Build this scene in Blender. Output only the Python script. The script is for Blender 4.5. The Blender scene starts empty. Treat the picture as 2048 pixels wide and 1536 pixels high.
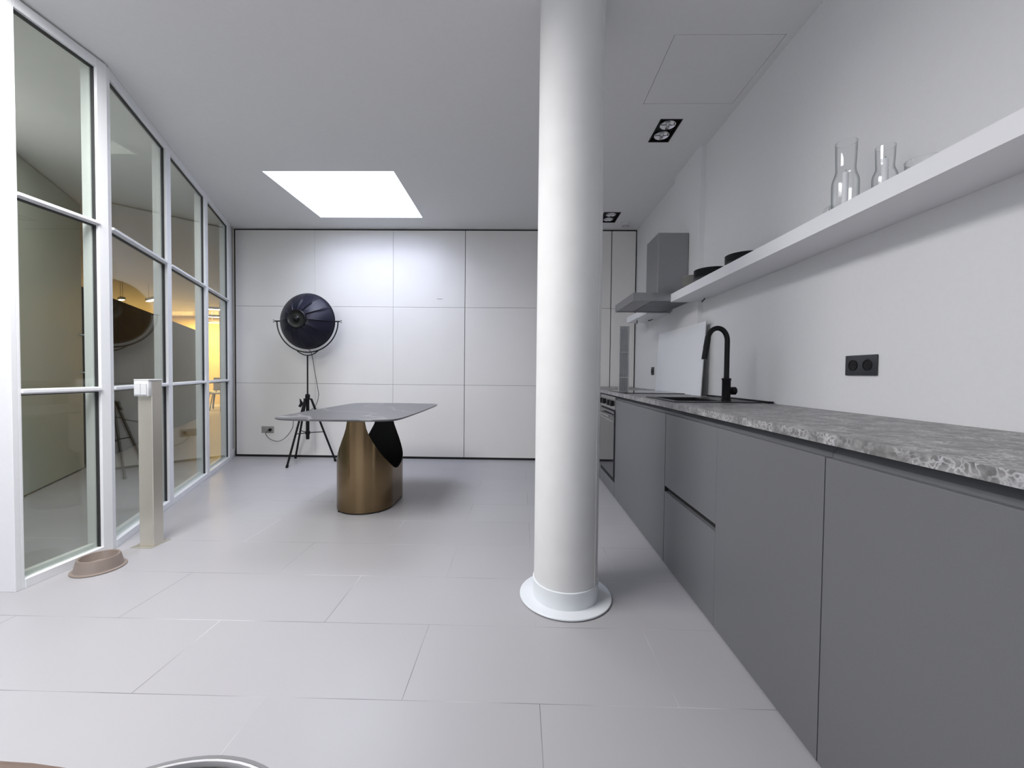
import bpy, bmesh, math, random
from mathutils import Vector, Matrix
random.seed(7)
C = bpy.context.scene.collection
S = bpy.context.scene
PI = math.pi
CH = 2.84      # ceiling height
BY = 5.0       # face of the back wall
WX = 1.41      # face of the right wall

# ------------------------------------------------------------------ camera
F, CX, CY = 810.0, 1024.0, 768.0
d = Vector((1040.0-CX, 748.0-CY, F)).normalized()          # world +Y seen by the camera (x right, y down, z forward)
u0 = Vector((math.sin(math.radians(0.6)), -math.cos(math.radians(0.6)), 0))
U = (u0 - d*u0.dot(d)).normalized()
X = d.cross(U)
# camera axes in world coordinates
right = Vector((X[0], d[0], U[0])); down = Vector((X[1], d[1], U[1])); fwd = Vector((X[2], d[2], U[2]))
cam_d = bpy.data.cameras.new('camera'); cam = bpy.data.objects.new('camera', cam_d); C.objects.link(cam)
m = Matrix((right, -down, -fwd)).transposed().to_4x4(); m.translation = Vector((0, 0, 1.07))
cam.matrix_world = m
cam_d.sensor_fit = 'HORIZONTAL'; cam_d.sensor_width = 36; cam_d.lens = F/2048*36
cam_d.clip_start = 0.02; cam_d.clip_end = 60
S.camera = cam
S.view_settings.view_transform = 'Standard'; S.view_settings.look = 'None'
S.view_settings.gamma = 1; S.view_settings.use_curve_mapping = False
S.view_settings.exposure = 0.0
try:
    S.cycles.use_denoising = True
    S.cycles.max_bounces = 10; S.cycles.diffuse_bounces = 5; S.cycles.transparent_max_bounces = 16
    S.cycles.sample_clamp_indirect = 6
except Exception: pass

# ------------------------------------------------------------------ world and daylight
W = bpy.data.worlds.new('sky'); S.world = W; W.use_nodes = True
W.node_tree.nodes['Background'].inputs[0].default_value = (0.85, 0.9, 1, 1)
W.node_tree.nodes['Background'].inputs[1].default_value = 2.0
def area(name, loc, rot, sx, sy, power, col):
    l = bpy.data.lights.new(name, 'AREA'); l.shape = 'RECTANGLE'; l.size = sx; l.size_y = sy
    l.energy = power; l.color = col
    o = bpy.data.objects.new(name, l); C.objects.link(o); o.location = loc; o.rotation_euler = rot
    return o
SH1, SH2 = 0.62, 0.16     # height of the skylight shafts
area('skylight_daylight_far', (-1.715, 4.112, CH+SH1-0.02), (0, 0, 0), 1.15, 1.03, 52, (0.74, 0.80, 1.0))
area('skylight_daylight_near', (-1.715, 0.99, CH+SH2-0.02), (0, 0, 0), 1.15, 1.55, 122, (1.0, 0.985, 0.985))
area('window_daylight_rear', (-1.6, -2.96, 1.5), (PI/2, 0, PI), 3.6, 2.2, 9, (1.0, 0.985, 0.97))  # weak fill added behind the camera, in the rear window opening
area('corridor_lamp_light', (-3.35, 2.75, CH-0.03), (0, 0, 0), 0.5, 1.0, 16, (1.0, 0.98, 0.93))  # added ceiling fill that brightens the corridor behind the glass
area('office_lamp_light', (-9.3, 12.0, CH-0.06), (0, 0, 0), 3.0, 0.8, 330, (1.0, 0.70, 0.30))

# ------------------------------------------------------------------ materials
def mat(name, col, rough=0.5, metal=0.0, spec=0.5, **kw):
    M = bpy.data.materials.new(name); M.use_nodes = True
    b = M.node_tree.nodes['Principled BSDF']
    b.inputs['Base Color'].default_value = (*col, 1); b.inputs['Roughness'].default_value = rough
    b.inputs['Metallic'].default_value = metal; b.inputs['Specular IOR Level'].default_value = spec
    for k, v in kw.items(): b.inputs[k.replace('_', ' ')].default_value = v
    return M
def nd(M, t, **kw):
    n = M.node_tree.nodes.new(t)
    for k, v in kw.items(): setattr(n, k, v)
    return n
def ln(M, a, ao, b, bi): M.node_tree.links.new(a.outputs[ao], b.inputs[bi])
def noisy(M, scale, amt, bump=0.0, detail=4, stretch=None, rough_var=0.0):
    """slight tone variation of its own paint/finish and a fine bump"""
    b = M.node_tree.nodes['Principled BSDF']; col = b.inputs['Base Color'].default_value[:]
    tc = nd(M, 'ShaderNodeTexCoord'); mp = nd(M, 'ShaderNodeMapping'); ln(M, tc, 'Object', mp, 0)
    if stretch: mp.inputs['Scale'].default_value = stretch
    n = nd(M, 'ShaderNodeTexNoise'); n.inputs['Scale'].default_value = scale; n.inputs['Detail'].default_value = detail
    ln(M, mp, 0, n, 'Vector')
    r = nd(M, 'ShaderNodeValToRGB'); r.color_ramp.elements[0].position = 0.3; r.color_ramp.elements[1].position = 0.7
    r.color_ramp.elements[0].color = (*[c*(1-amt) for c in col[:3]], 1)
    r.color_ramp.elements[1].color = (*[min(1, c*(1+amt)) for c in col[:3]], 1)
    ln(M, n, 0, r, 0); ln(M, r, 0, b, 'Base Color')
    if bump:
        bp = nd(M, 'ShaderNodeBump'); bp.inputs['Strength'].default_value = bump; bp.inputs['Distance'].default_value = 0.002
        ln(M, n, 0, bp, 'Height'); ln(M, bp, 0, b, 'Normal')
    if rough_var:
        mr = nd(M, 'ShaderNodeMapRange'); r0 = b.inputs['Roughness'].default_value
        mr.inputs['To Min'].default_value = r0-rough_var; mr.inputs['To Max'].default_value = r0+rough_var
        ln(M, n, 0, mr, 0); ln(M, mr, 0, b, 'Roughness')
    return M

m_wall = noisy(mat('wall_paint', (0.71, 0.71, 0.715), 0.75, spec=0.3), 60, 0.01, 0.1)
m_ceil = noisy(mat('ceiling_paint', (0.74, 0.74, 0.735), 0.9, spec=0.2), 40, 0.01, 0.06)
m_panel = noisy(mat('wall_panel_laminate', (0.74, 0.72, 0.70), 0.5, spec=0.35), 3, 0.012)
m_gap = mat('dark_gap', (0.012, 0.012, 0.012), 0.9)
m_frame = noisy(mat('white_frame_paint', (0.78, 0.79, 0.81), 0.38), 30, 0.01)
m_seal = mat('dark_glazing_seal', (0.03, 0.03, 0.032), 0.6)
m_col = noisy(mat('column_plaster', (0.70, 0.697, 0.69), 0.62, spec=0.3), 9, 0.02, 0.15)
m_colbase = mat('column_base_enamel', (0.71, 0.735, 0.76), 0.35)
m_cab = noisy(mat('cabinet_grey_lacquer', (0.140, 0.142, 0.150), 0.42, spec=0.35), 220, 0.03, 0.05)
m_chan = mat('cabinet_channel_grey', (0.15, 0.155, 0.165), 0.45)
m_black = mat('matt_black', (0.006, 0.006, 0.007), 0.42, spec=0.25)
m_bmetal = mat('black_lacquered_metal', (0.005, 0.005, 0.006), 0.34, spec=0.3)
m_blackglass = mat('black_hob_glass', (0.006, 0.006, 0.007), 0.06)
m_ovenglass = mat('oven_door_glass', (0.02, 0.021, 0.023), 0.03, spec=1.0)
m_sink = mat('black_sink_composite', (0.008, 0.008, 0.009), 0.38)
m_shelf = mat('shelf_white_lacquer', (0.80, 0.80, 0.82), 0.42)
m_white = mat('white_plastic', (0.62, 0.63, 0.64), 0.35)
m_bowl = mat('taupe_plastic', (0.235, 0.19, 0.165), 0.38)
m_cable = mat('black_cable', (0.012, 0.012, 0.012), 0.5)
m_sockgrey = mat('grey_socket_plastic', (0.30, 0.29, 0.27), 0.45)
m_sock = mat('anthracite_socket_plastic', (0.028, 0.03, 0.036), 0.4)
m_chrome = mat('chrome', (0.85, 0.85, 0.87), 0.08, 1.0)
m_cloth = noisy(mat('lamp_shade_cloth', (0.010, 0.0095, 0.021), 0.42, spec=0.28), 300, 0.1, 0.1)
m_inner = mat('lamp_inner_cloth', (0.55, 0.55, 0.52), 0.6)
m_candle = mat('white_wax', (0.82, 0.82, 0.84), 0.5)
m_plate = mat('dark_stoneware', (0.06, 0.062, 0.066), 0.3)
m_bowlware = mat('grey_stoneware', (0.20, 0.20, 0.18), 0.35)
m_board = mat('white_board', (0.80, 0.81, 0.84), 0.3)
m_boardedge = mat('board_edge', (0.30, 0.29, 0.27), 0.5)
m_doorw = mat('corridor_door_grey', (0.42, 0.44, 0.38), 0.5)
m_part = mat('office_cabinet_dark', (0.010, 0.0095, 0.0095), 0.7, spec=0.15)
m_yellow = mat('office_wall_yellow', (0.80, 0.60, 0.22), 0.8)
m_offcol = mat('office_column_grey', (0.30, 0.29, 0.26), 0.7)
m_chairg = mat('office_chair_grey', (0.42, 0.40, 0.36), 0.6)
m_leather = noisy(mat('black_leather', (0.006, 0.005, 0.006), 0.6, spec=0.15), 90, 0.1, 0.2)
m_rim = mat('polished_steel_rim', (0.72, 0.70, 0.72), 0.16, 1.0)
m_rimw = mat('bright_rim_enamel', (0.80, 0.79, 0.80), 0.2)  # white stands in for the highlight along the metal rim
m_rimdark = mat('grey_steel_band', (0.16, 0.16, 0.165), 0.5, 0.2)
m_wood = noisy(mat('brown_wood', (0.16, 0.11, 0.085), 0.45), 14, 0.25, 0.1, stretch=(1, 12, 1))
m_steel = noisy(mat('brushed_steel', (0.42, 0.42, 0.42), 0.36, 1.0), 30, 0.06, 0, stretch=(1, 1, 30))
m_hoodsteel = noisy(mat('hood_steel', (0.33, 0.33, 0.34), 0.40, 1.0), 30, 0.06, 0, stretch=(1, 1, 30))
m_filter = noisy(mat('hood_filter_mesh', (0.16, 0.165, 0.18), 0.45, 0.9), 250, 0.3, 0.2)
m_post = noisy(mat('brushed_nickel', (0.66, 0.63, 0.56), 0.36, 0.75), 40, 0.04, 0, stretch=(30, 30, 1))
m_bronze = noisy(mat('brushed_bronze', (0.225, 0.158, 0.087), 0.18, 1.0), 60, 0.025, 0.0, stretch=(14, 14, 0.12), rough_var=0.01)
m_inblack = mat('black_inner_lining', (0.006, 0.006, 0.006), 0.7)
m_grille = noisy(mat('grille_anodised', (0.42, 0.43, 0.44), 0.4, 0.4), 20, 0.08)

def emit(name, col, st):
    M = bpy.data.materials.new(name); M.use_nodes = True; nt = M.node_tree
    nt.nodes.remove(nt.nodes['Principled BSDF']); e = nt.nodes.new('ShaderNodeEmission')
    e.inputs[0].default_value = (*col, 1); e.inputs[1].default_value = st
    nt.links.new(e.outputs[0], nt.nodes['Material Output'].inputs[0]); return M
m_line = emit('lamp_tube_glow', (1.0, 0.86, 0.62), 9.0)

def pane_mat(name, tint, panes=2):
    """clear glazing: see-through head on, mirror-like at a grazing angle (each face reflects)"""
    M = bpy.data.materials.new(name); M.use_nodes = True; nt = M.node_tree
    nt.nodes.remove(nt.nodes['Principled BSDF']); out = nt.nodes['Material Output']
    tr = nt.nodes.new('ShaderNodeBsdfTransparent'); tr.inputs[0].default_value = (*tint, 1)
    gl = nt.nodes.new('ShaderNodeBsdfGlossy'); gl.inputs[0].default_value = (0.95, 0.97, 0.96, 1); gl.inputs['Roughness'].default_value = 0.0
    lw = nt.nodes.new('ShaderNodeLayerWeight'); lw.inputs['Blend'].default_value = 0.5   # Facing = 1-|cos|
    pw = nt.nodes.new('ShaderNodeMath'); pw.operation = 'POWER'; pw.inputs[1].default_value = 5
    ma = nt.nodes.new('ShaderNodeMath'); ma.operation = 'MULTIPLY_ADD'; ma.inputs[1].default_value = 0.96; ma.inputs[2].default_value = 0.04
    nt.links.new(lw.outputs['Facing'], pw.inputs[0]); nt.links.new(pw.outputs[0], ma.inputs[0])
    fac = ma
    if panes == 2:
        a = nt.nodes.new('ShaderNodeMath'); a.operation = 'SUBTRACT'; a.inputs[0].default_value = 1; nt.links.new(ma.outputs[0], a.inputs[1])
        b = nt.nodes.new('ShaderNodeMath'); b.operation = 'MULTIPLY'; nt.links.new(a.outputs[0], b.inputs[0]); nt.links.new(a.outputs[0], b.inputs[1])
        fac = nt.nodes.new('ShaderNodeMath'); fac.operation = 'SUBTRACT'; fac.inputs[0].default_value = 1; nt.links.new(b.outputs[0], fac.inputs[1])
    mx = nt.nodes.new('ShaderNodeMixShader'); nt.links.new(fac.outputs[0], mx.inputs[0])
    nt.links.new(tr.outputs[0], mx.inputs[1]); nt.links.new(gl.outputs[0], mx.inputs[2]); nt.links.new(mx.outputs[0], out.inputs[0])
    return M
m_pane = pane_mat('partition_glass', (0.90, 0.925, 0.90), 1)
m_winpane = pane_mat('window_glass', (0.97, 0.98, 0.98), 1)
m_glass = pane_mat('lantern_glass', (0.985, 0.988, 0.988), 1)
def _edge(M):
    nt = M.node_tree; tr = [n for n in nt.nodes if n.type == 'BSDF_TRANSPARENT'][0]; lw = [n for n in nt.nodes if n.type == 'LAYER_WEIGHT'][0]
    r = nt.nodes.new('ShaderNodeValToRGB'); r.color_ramp.elements[0].position = 0.35; r.color_ramp.elements[0].color = (0.975, 0.98, 0.98, 1)
    r.color_ramp.elements[1].position = 0.95; r.color_ramp.elements[1].color = (0.38, 0.40, 0.41, 1)
    nt.links.new(lw.outputs['Facing'], r.inputs[0]); nt.links.new(r.outputs[0], tr.inputs[0])
    [n for n in nt.nodes if n.type == 'BSDF_GLOSSY'][0].inputs['Roughness'].default_value = 0.06
_edge(m_glass)

# floor: painted slabs in running bond
m_floor = mat('floor_slabs', (0.60, 0.575, 0.57), 0.36, spec=0.45)
def _floor(M):
    b = M.node_tree.nodes['Principled BSDF']
    tc = nd(M, 'ShaderNodeTexCoord'); mp = nd(M, 'ShaderNodeMapping'); ln(M, tc, 'Object', mp, 0)
    mp.inputs['Location'].default_value = (9.0+0.825, 3.6-0.09, 0)
    br = nd(M, 'ShaderNodeTexBrick'); br.offset = 0.5; br.offset_frequency = 2; br.squash = 1
    br.inputs['Scale'].default_value = 1; br.inputs['Brick Width'].default_value = 0.9; br.inputs['Row Height'].default_value = 0.4
    br.inputs['Mortar Size'].default_value = 0.0013; br.inputs['Mortar Smooth'].default_value = 0.1
    br.inputs['Color1'].default_value = (0.372, 0.364, 0.376, 1); br.inputs['Color2'].default_value = (0.363, 0.355, 0.367, 1)
    br.inputs['Mortar'].default_value = (1, 1, 1, 1); ln(M, mp, 0, br, 'Vector')
    # joints: dark in places, faded in others; palest stretches are painted-in glints
    n = nd(M, 'ShaderNodeTexNoise'); n.inputs['Scale'].default_value = 1.7; ln(M, mp, 0, n, 'Vector')
    r = nd(M, 'ShaderNodeValToRGB'); cr = r.color_ramp
    cr.elements[0].position = 0.40; cr.elements[0].color = (0.15, 0.145, 0.145, 1)
    cr.elements[1].position = 0.56; cr.elements[1].color = (0.372, 0.364, 0.376, 1)
    e = cr.elements.new(0.64); e.color = (0.58, 0.57, 0.57, 1)
    ln(M, n, 0, r, 0)
    n2 = nd(M, 'ShaderNodeTexNoise'); n2.inputs['Scale'].default_value = 2.3; n2.inputs['Detail'].default_value = 5; ln(M, mp, 0, n2, 'Vector')
    mr = nd(M, 'ShaderNodeMapRange'); mr.inputs['To Min'].default_value = 0.30; mr.inputs['To Max'].default_value = 0.44
    ln(M, n2, 0, mr, 0); ln(M, mr, 0, b, 'Roughness')
    mx = nd(M, 'ShaderNodeMix', data_type='RGBA'); ln(M, br, 'Fac', mx, 0); ln(M, br, 'Color', mx, 6); ln(M, r, 0, mx, 7)
    ln(M, mx, 2, b, 'Base Color')
    bp = nd(M, 'ShaderNodeBump', invert=True); bp.inputs['Strength'].default_value = 0.5; bp.inputs['Distance'].default_value = 0.0015
    ln(M, br, 'Fac', bp, 'Height'); ln(M, bp, 0, b, 'Normal')
_floor(m_floor)
# worktop: grey crazed stone
m_top = mat('grey_stone_worktop', (0.2, 0.2, 0.2), 0.42, spec=0.4)
def _top(M):
    b = M.node_tree.nodes['Principled BSDF']; tc = nd(M, 'ShaderNodeTexCoord')
    nz = nd(M, 'ShaderNodeTexNoise'); nz.inputs['Scale'].default_value = 30; nz.inputs['Detail'].default_value = 6; ln(M, tc, 'Object', nz, 'Vector')
    mxv = nd(M, 'ShaderNodeMix', data_type='VECTOR'); mxv.inputs[0].default_value = 0.05; ln(M, tc, 'Object', mxv, 4); ln(M, nz, 'Color', mxv, 5)
    v = nd(M, 'ShaderNodeTexVoronoi', feature='DISTANCE_TO_EDGE'); v.inputs['Scale'].default_value = 58; ln(M, mxv, 1, v, 'Vector')
    r = nd(M, 'ShaderNodeValToRGB'); r.color_ramp.elements[0].position = 0.0; r.color_ramp.elements[0].color = (1, 1, 1, 1)
    r.color_ramp.elements[1].position = 0.16; r.color_ramp.elements[1].color = (0, 0, 0, 1); ln(M, v, 0, r, 0)
    n2 = nd(M, 'ShaderNodeTexNoise'); n2.inputs['Scale'].default_value = 16; n2.inputs['Detail'].default_value = 5; ln(M, tc, 'Object', n2, 'Vector')
    r2 = nd(M, 'ShaderNodeValToRGB'); r2.color_ramp.elements[0].position = 0.42; r2.color_ramp.elements[1].position = 0.62; ln(M, n2, 0, r2, 0)
    mu = nd(M, 'ShaderNodeMath', operation='MULTIPLY'); ln(M, r, 0, mu, 0); ln(M, r2, 0, mu, 1)
    n3 = nd(M, 'ShaderNodeTexNoise'); n3.inputs['Scale'].default_value = 45; n3.inputs['Detail'].default_value = 6; ln(M, tc, 'Object', n3, 'Vector')
    r3 = nd(M, 'ShaderNodeValToRGB'); r3.color_ramp.elements[0].position = 0.35; r3.color_ramp.elements[1].position = 0.7
    r3.color_ramp.elements[0].color = (0.13, 0.127, 0.127, 1); r3.color_ramp.elements[1].color = (0.28, 0.275, 0.27, 1); ln(M, n3, 0, r3, 0)
    mx = nd(M, 'ShaderNodeMix', data_type='RGBA'); ln(M, mu, 0, mx, 0); ln(M, r3, 0, mx, 6); mx.inputs[7].default_value = (0.50, 0.49, 0.50, 1)
    ln(M, mx, 2, b, 'Base Color')
_top(m_top)
# table top: dark grey stone with a few white veins
m_stone = mat('grey_veined_stone', (0.10, 0.10, 0.105), 0.33, spec=0.5)
def _stone(M):
    b = M.node_tree.nodes['Principled BSDF']; tc = nd(M, 'ShaderNodeTexCoord')
    w = nd(M, 'ShaderNodeTexWave', bands_direction='DIAGONAL'); w.inputs['Scale'].default_value = 0.9; w.inputs['Distortion'].default_value = 9
    w.inputs['Detail'].default_value = 4; w.inputs['Detail Scale'].default_value = 1.5; ln(M, tc, 'Object', w, 'Vector')
    r = nd(M, 'ShaderNodeValToRGB'); cr = r.color_ramp; cr.elements[0].position = 0.975; cr.elements[0].color = (0, 0, 0, 1)
    cr.elements[1].position = 1.0; cr.elements[1].color = (1, 1, 1, 1); ln(M, w, 0, r, 0)
    n = nd(M, 'ShaderNodeTexNoise'); n.inputs['Scale'].default_value = 5; n.inputs['Detail'].default_value = 6; ln(M, tc, 'Object', n, 'Vector')
    r2 = nd(M, 'ShaderNodeValToRGB'); r2.color_ramp.elements[0].color = (0.085, 0.085, 0.092, 1); r2.color_ramp.elements[1].color = (0.125, 0.122, 0.128, 1); ln(M, n, 0, r2, 0)
    mu = nd(M, 'ShaderNodeMath', operation='MULTIPLY'); mu.inputs[1].default_value = 0.28; ln(M, r, 0, mu, 0)
    mx = nd(M, 'ShaderNodeMix', data_type='RGBA'); ln(M, mu, 0, mx, 0); ln(M, r2, 0, mx, 6); mx.inputs[7].default_value = (0.55, 0.54, 0.55, 1)
    ln(M, mx, 2, b, 'Base Color')
_stone(m_stone)

# ------------------------------------------------------------------ helpers
def box(bm, x0, x1, y0, y1, z0, z1, bev=0.0, seg=2):
    vs = [bm.verts.new(p) for p in ((x0, y0, z0), (x1, y0, z0), (x1, y1, z0), (x0, y1, z0), (x0, y0, z1), (x1, y0, z1), (x1, y1, z1), (x0, y1, z1))]
    fs = [bm.faces.new([vs[i] for i in q]) for q in ((0, 3, 2, 1), (4, 5, 6, 7), (0, 1, 5, 4), (1, 2, 6, 5), (2, 3, 7, 6), (3, 0, 4, 7))]
    if bev:
        es = list({e for f in fs for e in f.edges})
        bmesh.ops.bevel(bm, geom=es, offset=bev, segments=seg, affect='EDGES', profile=0.5)
def obj(name, bm, material, parent=None, smooth=False, loc=None):
    """links bm as ONE mesh object; coordinates are those of the world unless parent is given"""
    bmesh.ops.recalc_face_normals(bm, faces=bm.faces)
    me = bpy.data.meshes.new(name); bm.to_mesh(me); bm.free(); me.materials.append(material)
    if smooth:
        for p in me.polygons: p.use_smooth = True
        me.set_sharp_from_angle(angle=math.radians(35))
    o = bpy.data.objects.new(name, me); C.objects.link(o)
    if loc: o.location = loc
    if parent: o.parent = parent
    return o
def boxes(name, material, lst, parent=None, bev=0.0, smooth=False):
    bm = bmesh.new()
    for b in lst: box(bm, *b, bev=bev)
    return obj(name, bm, material, parent, smooth)
def tag(o, label=None, cat=None, group=None, kind=None):
    if label: o['label'] = label
    if cat: o['category'] = cat
    if group: o['group'] = group
    if kind: o['kind'] = kind
    return o
def struct(o): o['kind'] = 'structure'; return o
def thing(name, label, cat, loc=(0, 0, 0), rz=0, group=None):
    o = bpy.data.objects.new(name, None); C.objects.link(o); o.empty_display_size = 0.1
    o.location = loc; o.rotation_euler = (0, 0, rz)
    return tag(o, label, cat, group)
def sgroup(name, loc=(0, 0, 0), rz=0):
    o = bpy.data.objects.new(name, None); C.objects.link(o); o.location = loc; o.rotation_euler = (0, 0, rz); return struct(o)
def lathe(bm, prof, seg=48, c=(0, 0, 0), M=None, arc=None):
    """prof: list of (r, z); spun about Z, optional matrix"""
    rings = []
    for r, z in prof:
        if r < 1e-6: rings.append([bm.verts.new((c[0], c[1], c[2]+z))])
        else: rings.append([bm.verts.new((c[0]+r*math.cos(2*PI*k/seg), c[1]+r*math.sin(2*PI*k/seg), c[2]+z)) for k in range(seg)])
    for a, b in zip(rings, rings[1:]):
        for k in range(seg):
            k2 = (k+1) % seg
            if len(a) == 1 and len(b) == 1: continue
            if len(a) == 1: bm.faces.new((a[0], b[k], b[k2]))
            elif len(b) == 1: bm.faces.new((a[k], a[k2], b[0]))
            else: bm.faces.new((a[k], a[k2], b[k2], b[k]))
    if M is not None:
        for rg in rings:
            for v in rg: v.co = M @ v.co
def tube(bm, pts, r, seg=10, caps=True, closed=False):
    """round bar along a polyline; r may be a number or a list"""
    pts = [Vector(p) for p in pts]; n = len(pts); rs = r if isinstance(r, (list, tuple)) else [r]*n
    rings = []; up = None
    for i, p in enumerate(pts):
        if closed: t = (pts[(i+1) % n]-pts[i-1]).normalized()
        else: t = (pts[min(i+1, n-1)]-pts[max(i-1, 0)]).normalized()
        if up is None: up = Vector((0, 0, 1)) if abs(t.z) < 0.9 else Vector((0, 1, 0))
        a = t.cross(up)
        if a.length < 1e-4: a = t.cross(Vector((1, 0, 0)))
        a.normalize(); b = a.cross(t).normalized(); up = b
        rings.append([bm.verts.new(p+(a*math.cos(2*PI*k/seg)+b*math.sin(2*PI*k/seg))*rs[i]) for k in range(seg)])
    prs = list(zip(rings, rings[1:]))
    if closed: prs.append((rings[-1], rings[0]))
    for a, b in prs:
        for k in range(seg): bm.faces.new((a[k], a[(k+1) % seg], b[(k+1) % seg], b[k]))
    if caps and not closed:
        bm.faces.new(rings[0]); bm.faces.new(rings[-1][::-1])
def tubeobj(name, pts, r, material, parent=None, seg=10, closed=False):
    bm = bmesh.new(); tube(bm, pts, r, seg, closed=closed); return obj(name, bm, material, parent, True)
def latheobj(name, prof, material, parent=None, c=(0, 0, 0), seg=48, M=None):
    bm = bmesh.new(); lathe(bm, prof, seg, c, M); return obj(name, bm, material, parent, True)
def spline(pts, n=10):
    """Catmull-Rom through pts"""
    P = [Vector(p) for p in pts]; P = [2*P[0]-P[1]]+P+[2*P[-1]-P[-2]]; out = []
    for i in range(1, len(P)-2):
        for k in range(n):
            t = k/n; a, b, c, e = P[i-1:i+3]
            out.append(0.5*((2*b)+(-a+c)*t+(2*a-5*b+4*c-e)*t*t+(-a+3*b-3*c+e)*t**3))
    out.append(P[-2]); return out
def slab(name, material, ax, lo, hi, u, v, holes=(), parent=None):
    """flat slab normal to axis ax (thickness lo..hi) covering ranges u, v minus rectangular holes (u0,u1,v0,v1)"""
    us = sorted({*u, *[h for q in holes for h in q[:2]]}); vs = sorted({*v, *[h for q in holes for h in q[2:]]})
    bm = bmesh.new()
    for a, b in zip(us, us[1:]):
        for c, e in zip(vs, vs[1:]):
            mu, mv = (a+b)/2, (c+e)/2
            if any(h[0] < mu < h[1] and h[2] < mv < h[3] for h in holes): continue
            if ax == 2: box(bm, a, b, c, e, lo, hi)
            elif ax == 1: box(bm, a, b, lo, hi, c, e)
            else: box(bm, lo, hi, a, b, c, e)
    bmesh.ops.remove_doubles(bm, verts=bm.verts, dist=1e-5)
    # drop the inner faces between cells
    seen = {}
    for f in bm.faces: seen.setdefault(tuple(round(x, 4) for x in f.calc_center_median()), []).append(f)
    bmesh.ops.delete(bm, geom=[f for l in seen.values() if len(l) > 1 for f in l], context='FACES')
    return obj(name, bm, material, parent)

# ------------------------------------------------------------------ room shell
struct(boxes('floor', m_floor, [(-13, 1.51, -3.1, 13.1, -0.1, 0)]))
SKY = (-2.30, -1.13, 3.585, 4.64); SKY2 = (-2.30, -1.13, 0.205, 1.775)
DL = [(0.957, 1.102, 2.865, 3.135), (0.900, 1.078, 4.475, 4.765)]
HT = (0.785, 1.362, 2.165, 2.705)
struct(slab('ceiling', m_ceil, 2, CH, CH+0.10, (-13, 1.51), (-3.1, 13.1), [SKY, SKY2, HT]+DL))
struct(boxes('wall_right', m_wall, [(WX, WX+0.10, -3.1, 5.1, 0, CH)]))
struct(boxes('trim_1', m_wall, [(1.370, WX, 3.18, 3.70, 0.0, CH)]))                  # shallow pier on the right wall
struct(slab('wall_rear', m_wall, 1, -3.1, -3.0, (-13, WX), (0, CH), [(-3.4, 0.2, 0.4, 2.6)]))
struct(boxes('wall_left', m_wall, [(-4.40, -4.30, -3.0, 1.868, 0, CH)]))
struct(boxes('wall_stub', m_frame, [(-4.40, -2.405, 1.868, 1.893, 0, CH)], bev=0.002))
struct(boxes('wall_corridor', m_wall, [(-13, -12.9, 1.893, 13.0, 0, CH), (-12.9, -4.4, 1.87, 1.97, 0, CH)]))
struct(boxes('wall_office', m_yellow, [(-12.9, -3.59, 13.0, 13.1, 0, CH)]))
struct(boxes('wall_office_side', m_wall, [(-3.70, -3.59, 5.16, 13.0, 0, CH)]))
# hatch panel set into the ceiling above the worktop
g = 0.003
struct(boxes('trim_2', m_ceil, [(HT[0]+g, HT[1]-g, HT[2]+g, HT[3]-g, CH+0.001, CH+0.02)]))
struct(boxes('trim_3', m_gap, [(HT[0]-0.01, HT[1]+0.01, HT[2]-0.01, HT[3]+0.01, CH+0.101, CH+0.11)]))
# panelled back wall
wb = sgroup('wall_back')
boxes('backing', m_gap, [(-3.58, WX, BY+0.020, BY+0.10, 0, CH)], wb)
vx = [(-3.553, 2), (-2.553, 1), (-1.577, 1.3), (-0.687, 3.5), (0.228, 3.0), (1.103, 5), (1.398, 4)]
zs = [0.028, 0.925, 1.882, 2.822]
for i in range(6):
    a = vx[i][0]+vx[i][1]*0.001; b = vx[i+1][0]-vx[i+1][1]*0.001
    for j in range(3):
        dz = -0.0022*i
        boxes('panel', m_panel, [(a, b, BY, BY+0.018, zs[j]+(0.0015 if j else -0.012*0)+0, zs[j+1]-0.0015)], wb, bev=0.0008)
boxes('slot', m_gap, [(-1.035, -0.965, BY-0.001, BY+0.001, 1.983, 1.987)], wb)
struct(boxes('baseboard_back', m_gap, [(-3.55, 1.395, BY+0.006, BY+0.0195, 0.0, 0.026)]))

# unseen rear window, added around the fill light behind the camera
def sash(name, ax, pos, u0, u1, z0, z1, nu):
    w = sgroup(name); t = 0.05; fr = []
    def bx(a, b, c, e): return (pos-0.03, pos+0.03, a, b, c, e) if ax == 0 else (a, b, pos-0.03, pos+0.03, c, e)
    fr += [bx(u0, u1, z0, z0+t), bx(u0, u1, z1-t, z1)]
    for k in range(nu+1):
        c = u0+(u1-u0)*k/nu; lo = max(u0, c-t/2); hi = min(u1, c+t/2)
        if k == 0: hi = u0+t
        if k == nu: lo = u1-t
        fr.append(bx(lo, hi, z0+t, z1-t))
    boxes('frame', m_frame, fr, w)
    for k in range(nu):
        a = u0+(u1-u0)*k/nu+t/2; b = u0+(u1-u0)*(k+1)/nu-t/2
        q = (pos-0.003, pos+0.003, a, b, z0+t, z1-t) if ax == 0 else (a, b, pos-0.003, pos+0.003, z0+t, z1-t)
        boxes('pane', m_winpane, [q], w)
sash('window_7', 1, -3.05+0.1, -3.4, 0.2, 0.4, 2.6, 3)
bpy.data.objects['window_daylight_rear'].location.y = -3.06
# deep white skylight shaft
t_ = 0.04
for nm, (a, b, c, e), SHH in (('window_8', SKY, SH1), ('window_9', SKY2, SH2)):
    struct(boxes(nm, m_frame, [(a-t_, a, c-t_, e+t_, CH+0.10, CH+SHH), (b, b+t_, c-t_, e+t_, CH+0.10, CH+SHH), (a, b, c-t_, c, CH+0.10, CH+SHH), (a, b, e, e+t_, CH+0.10, CH+SHH)]))

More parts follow.
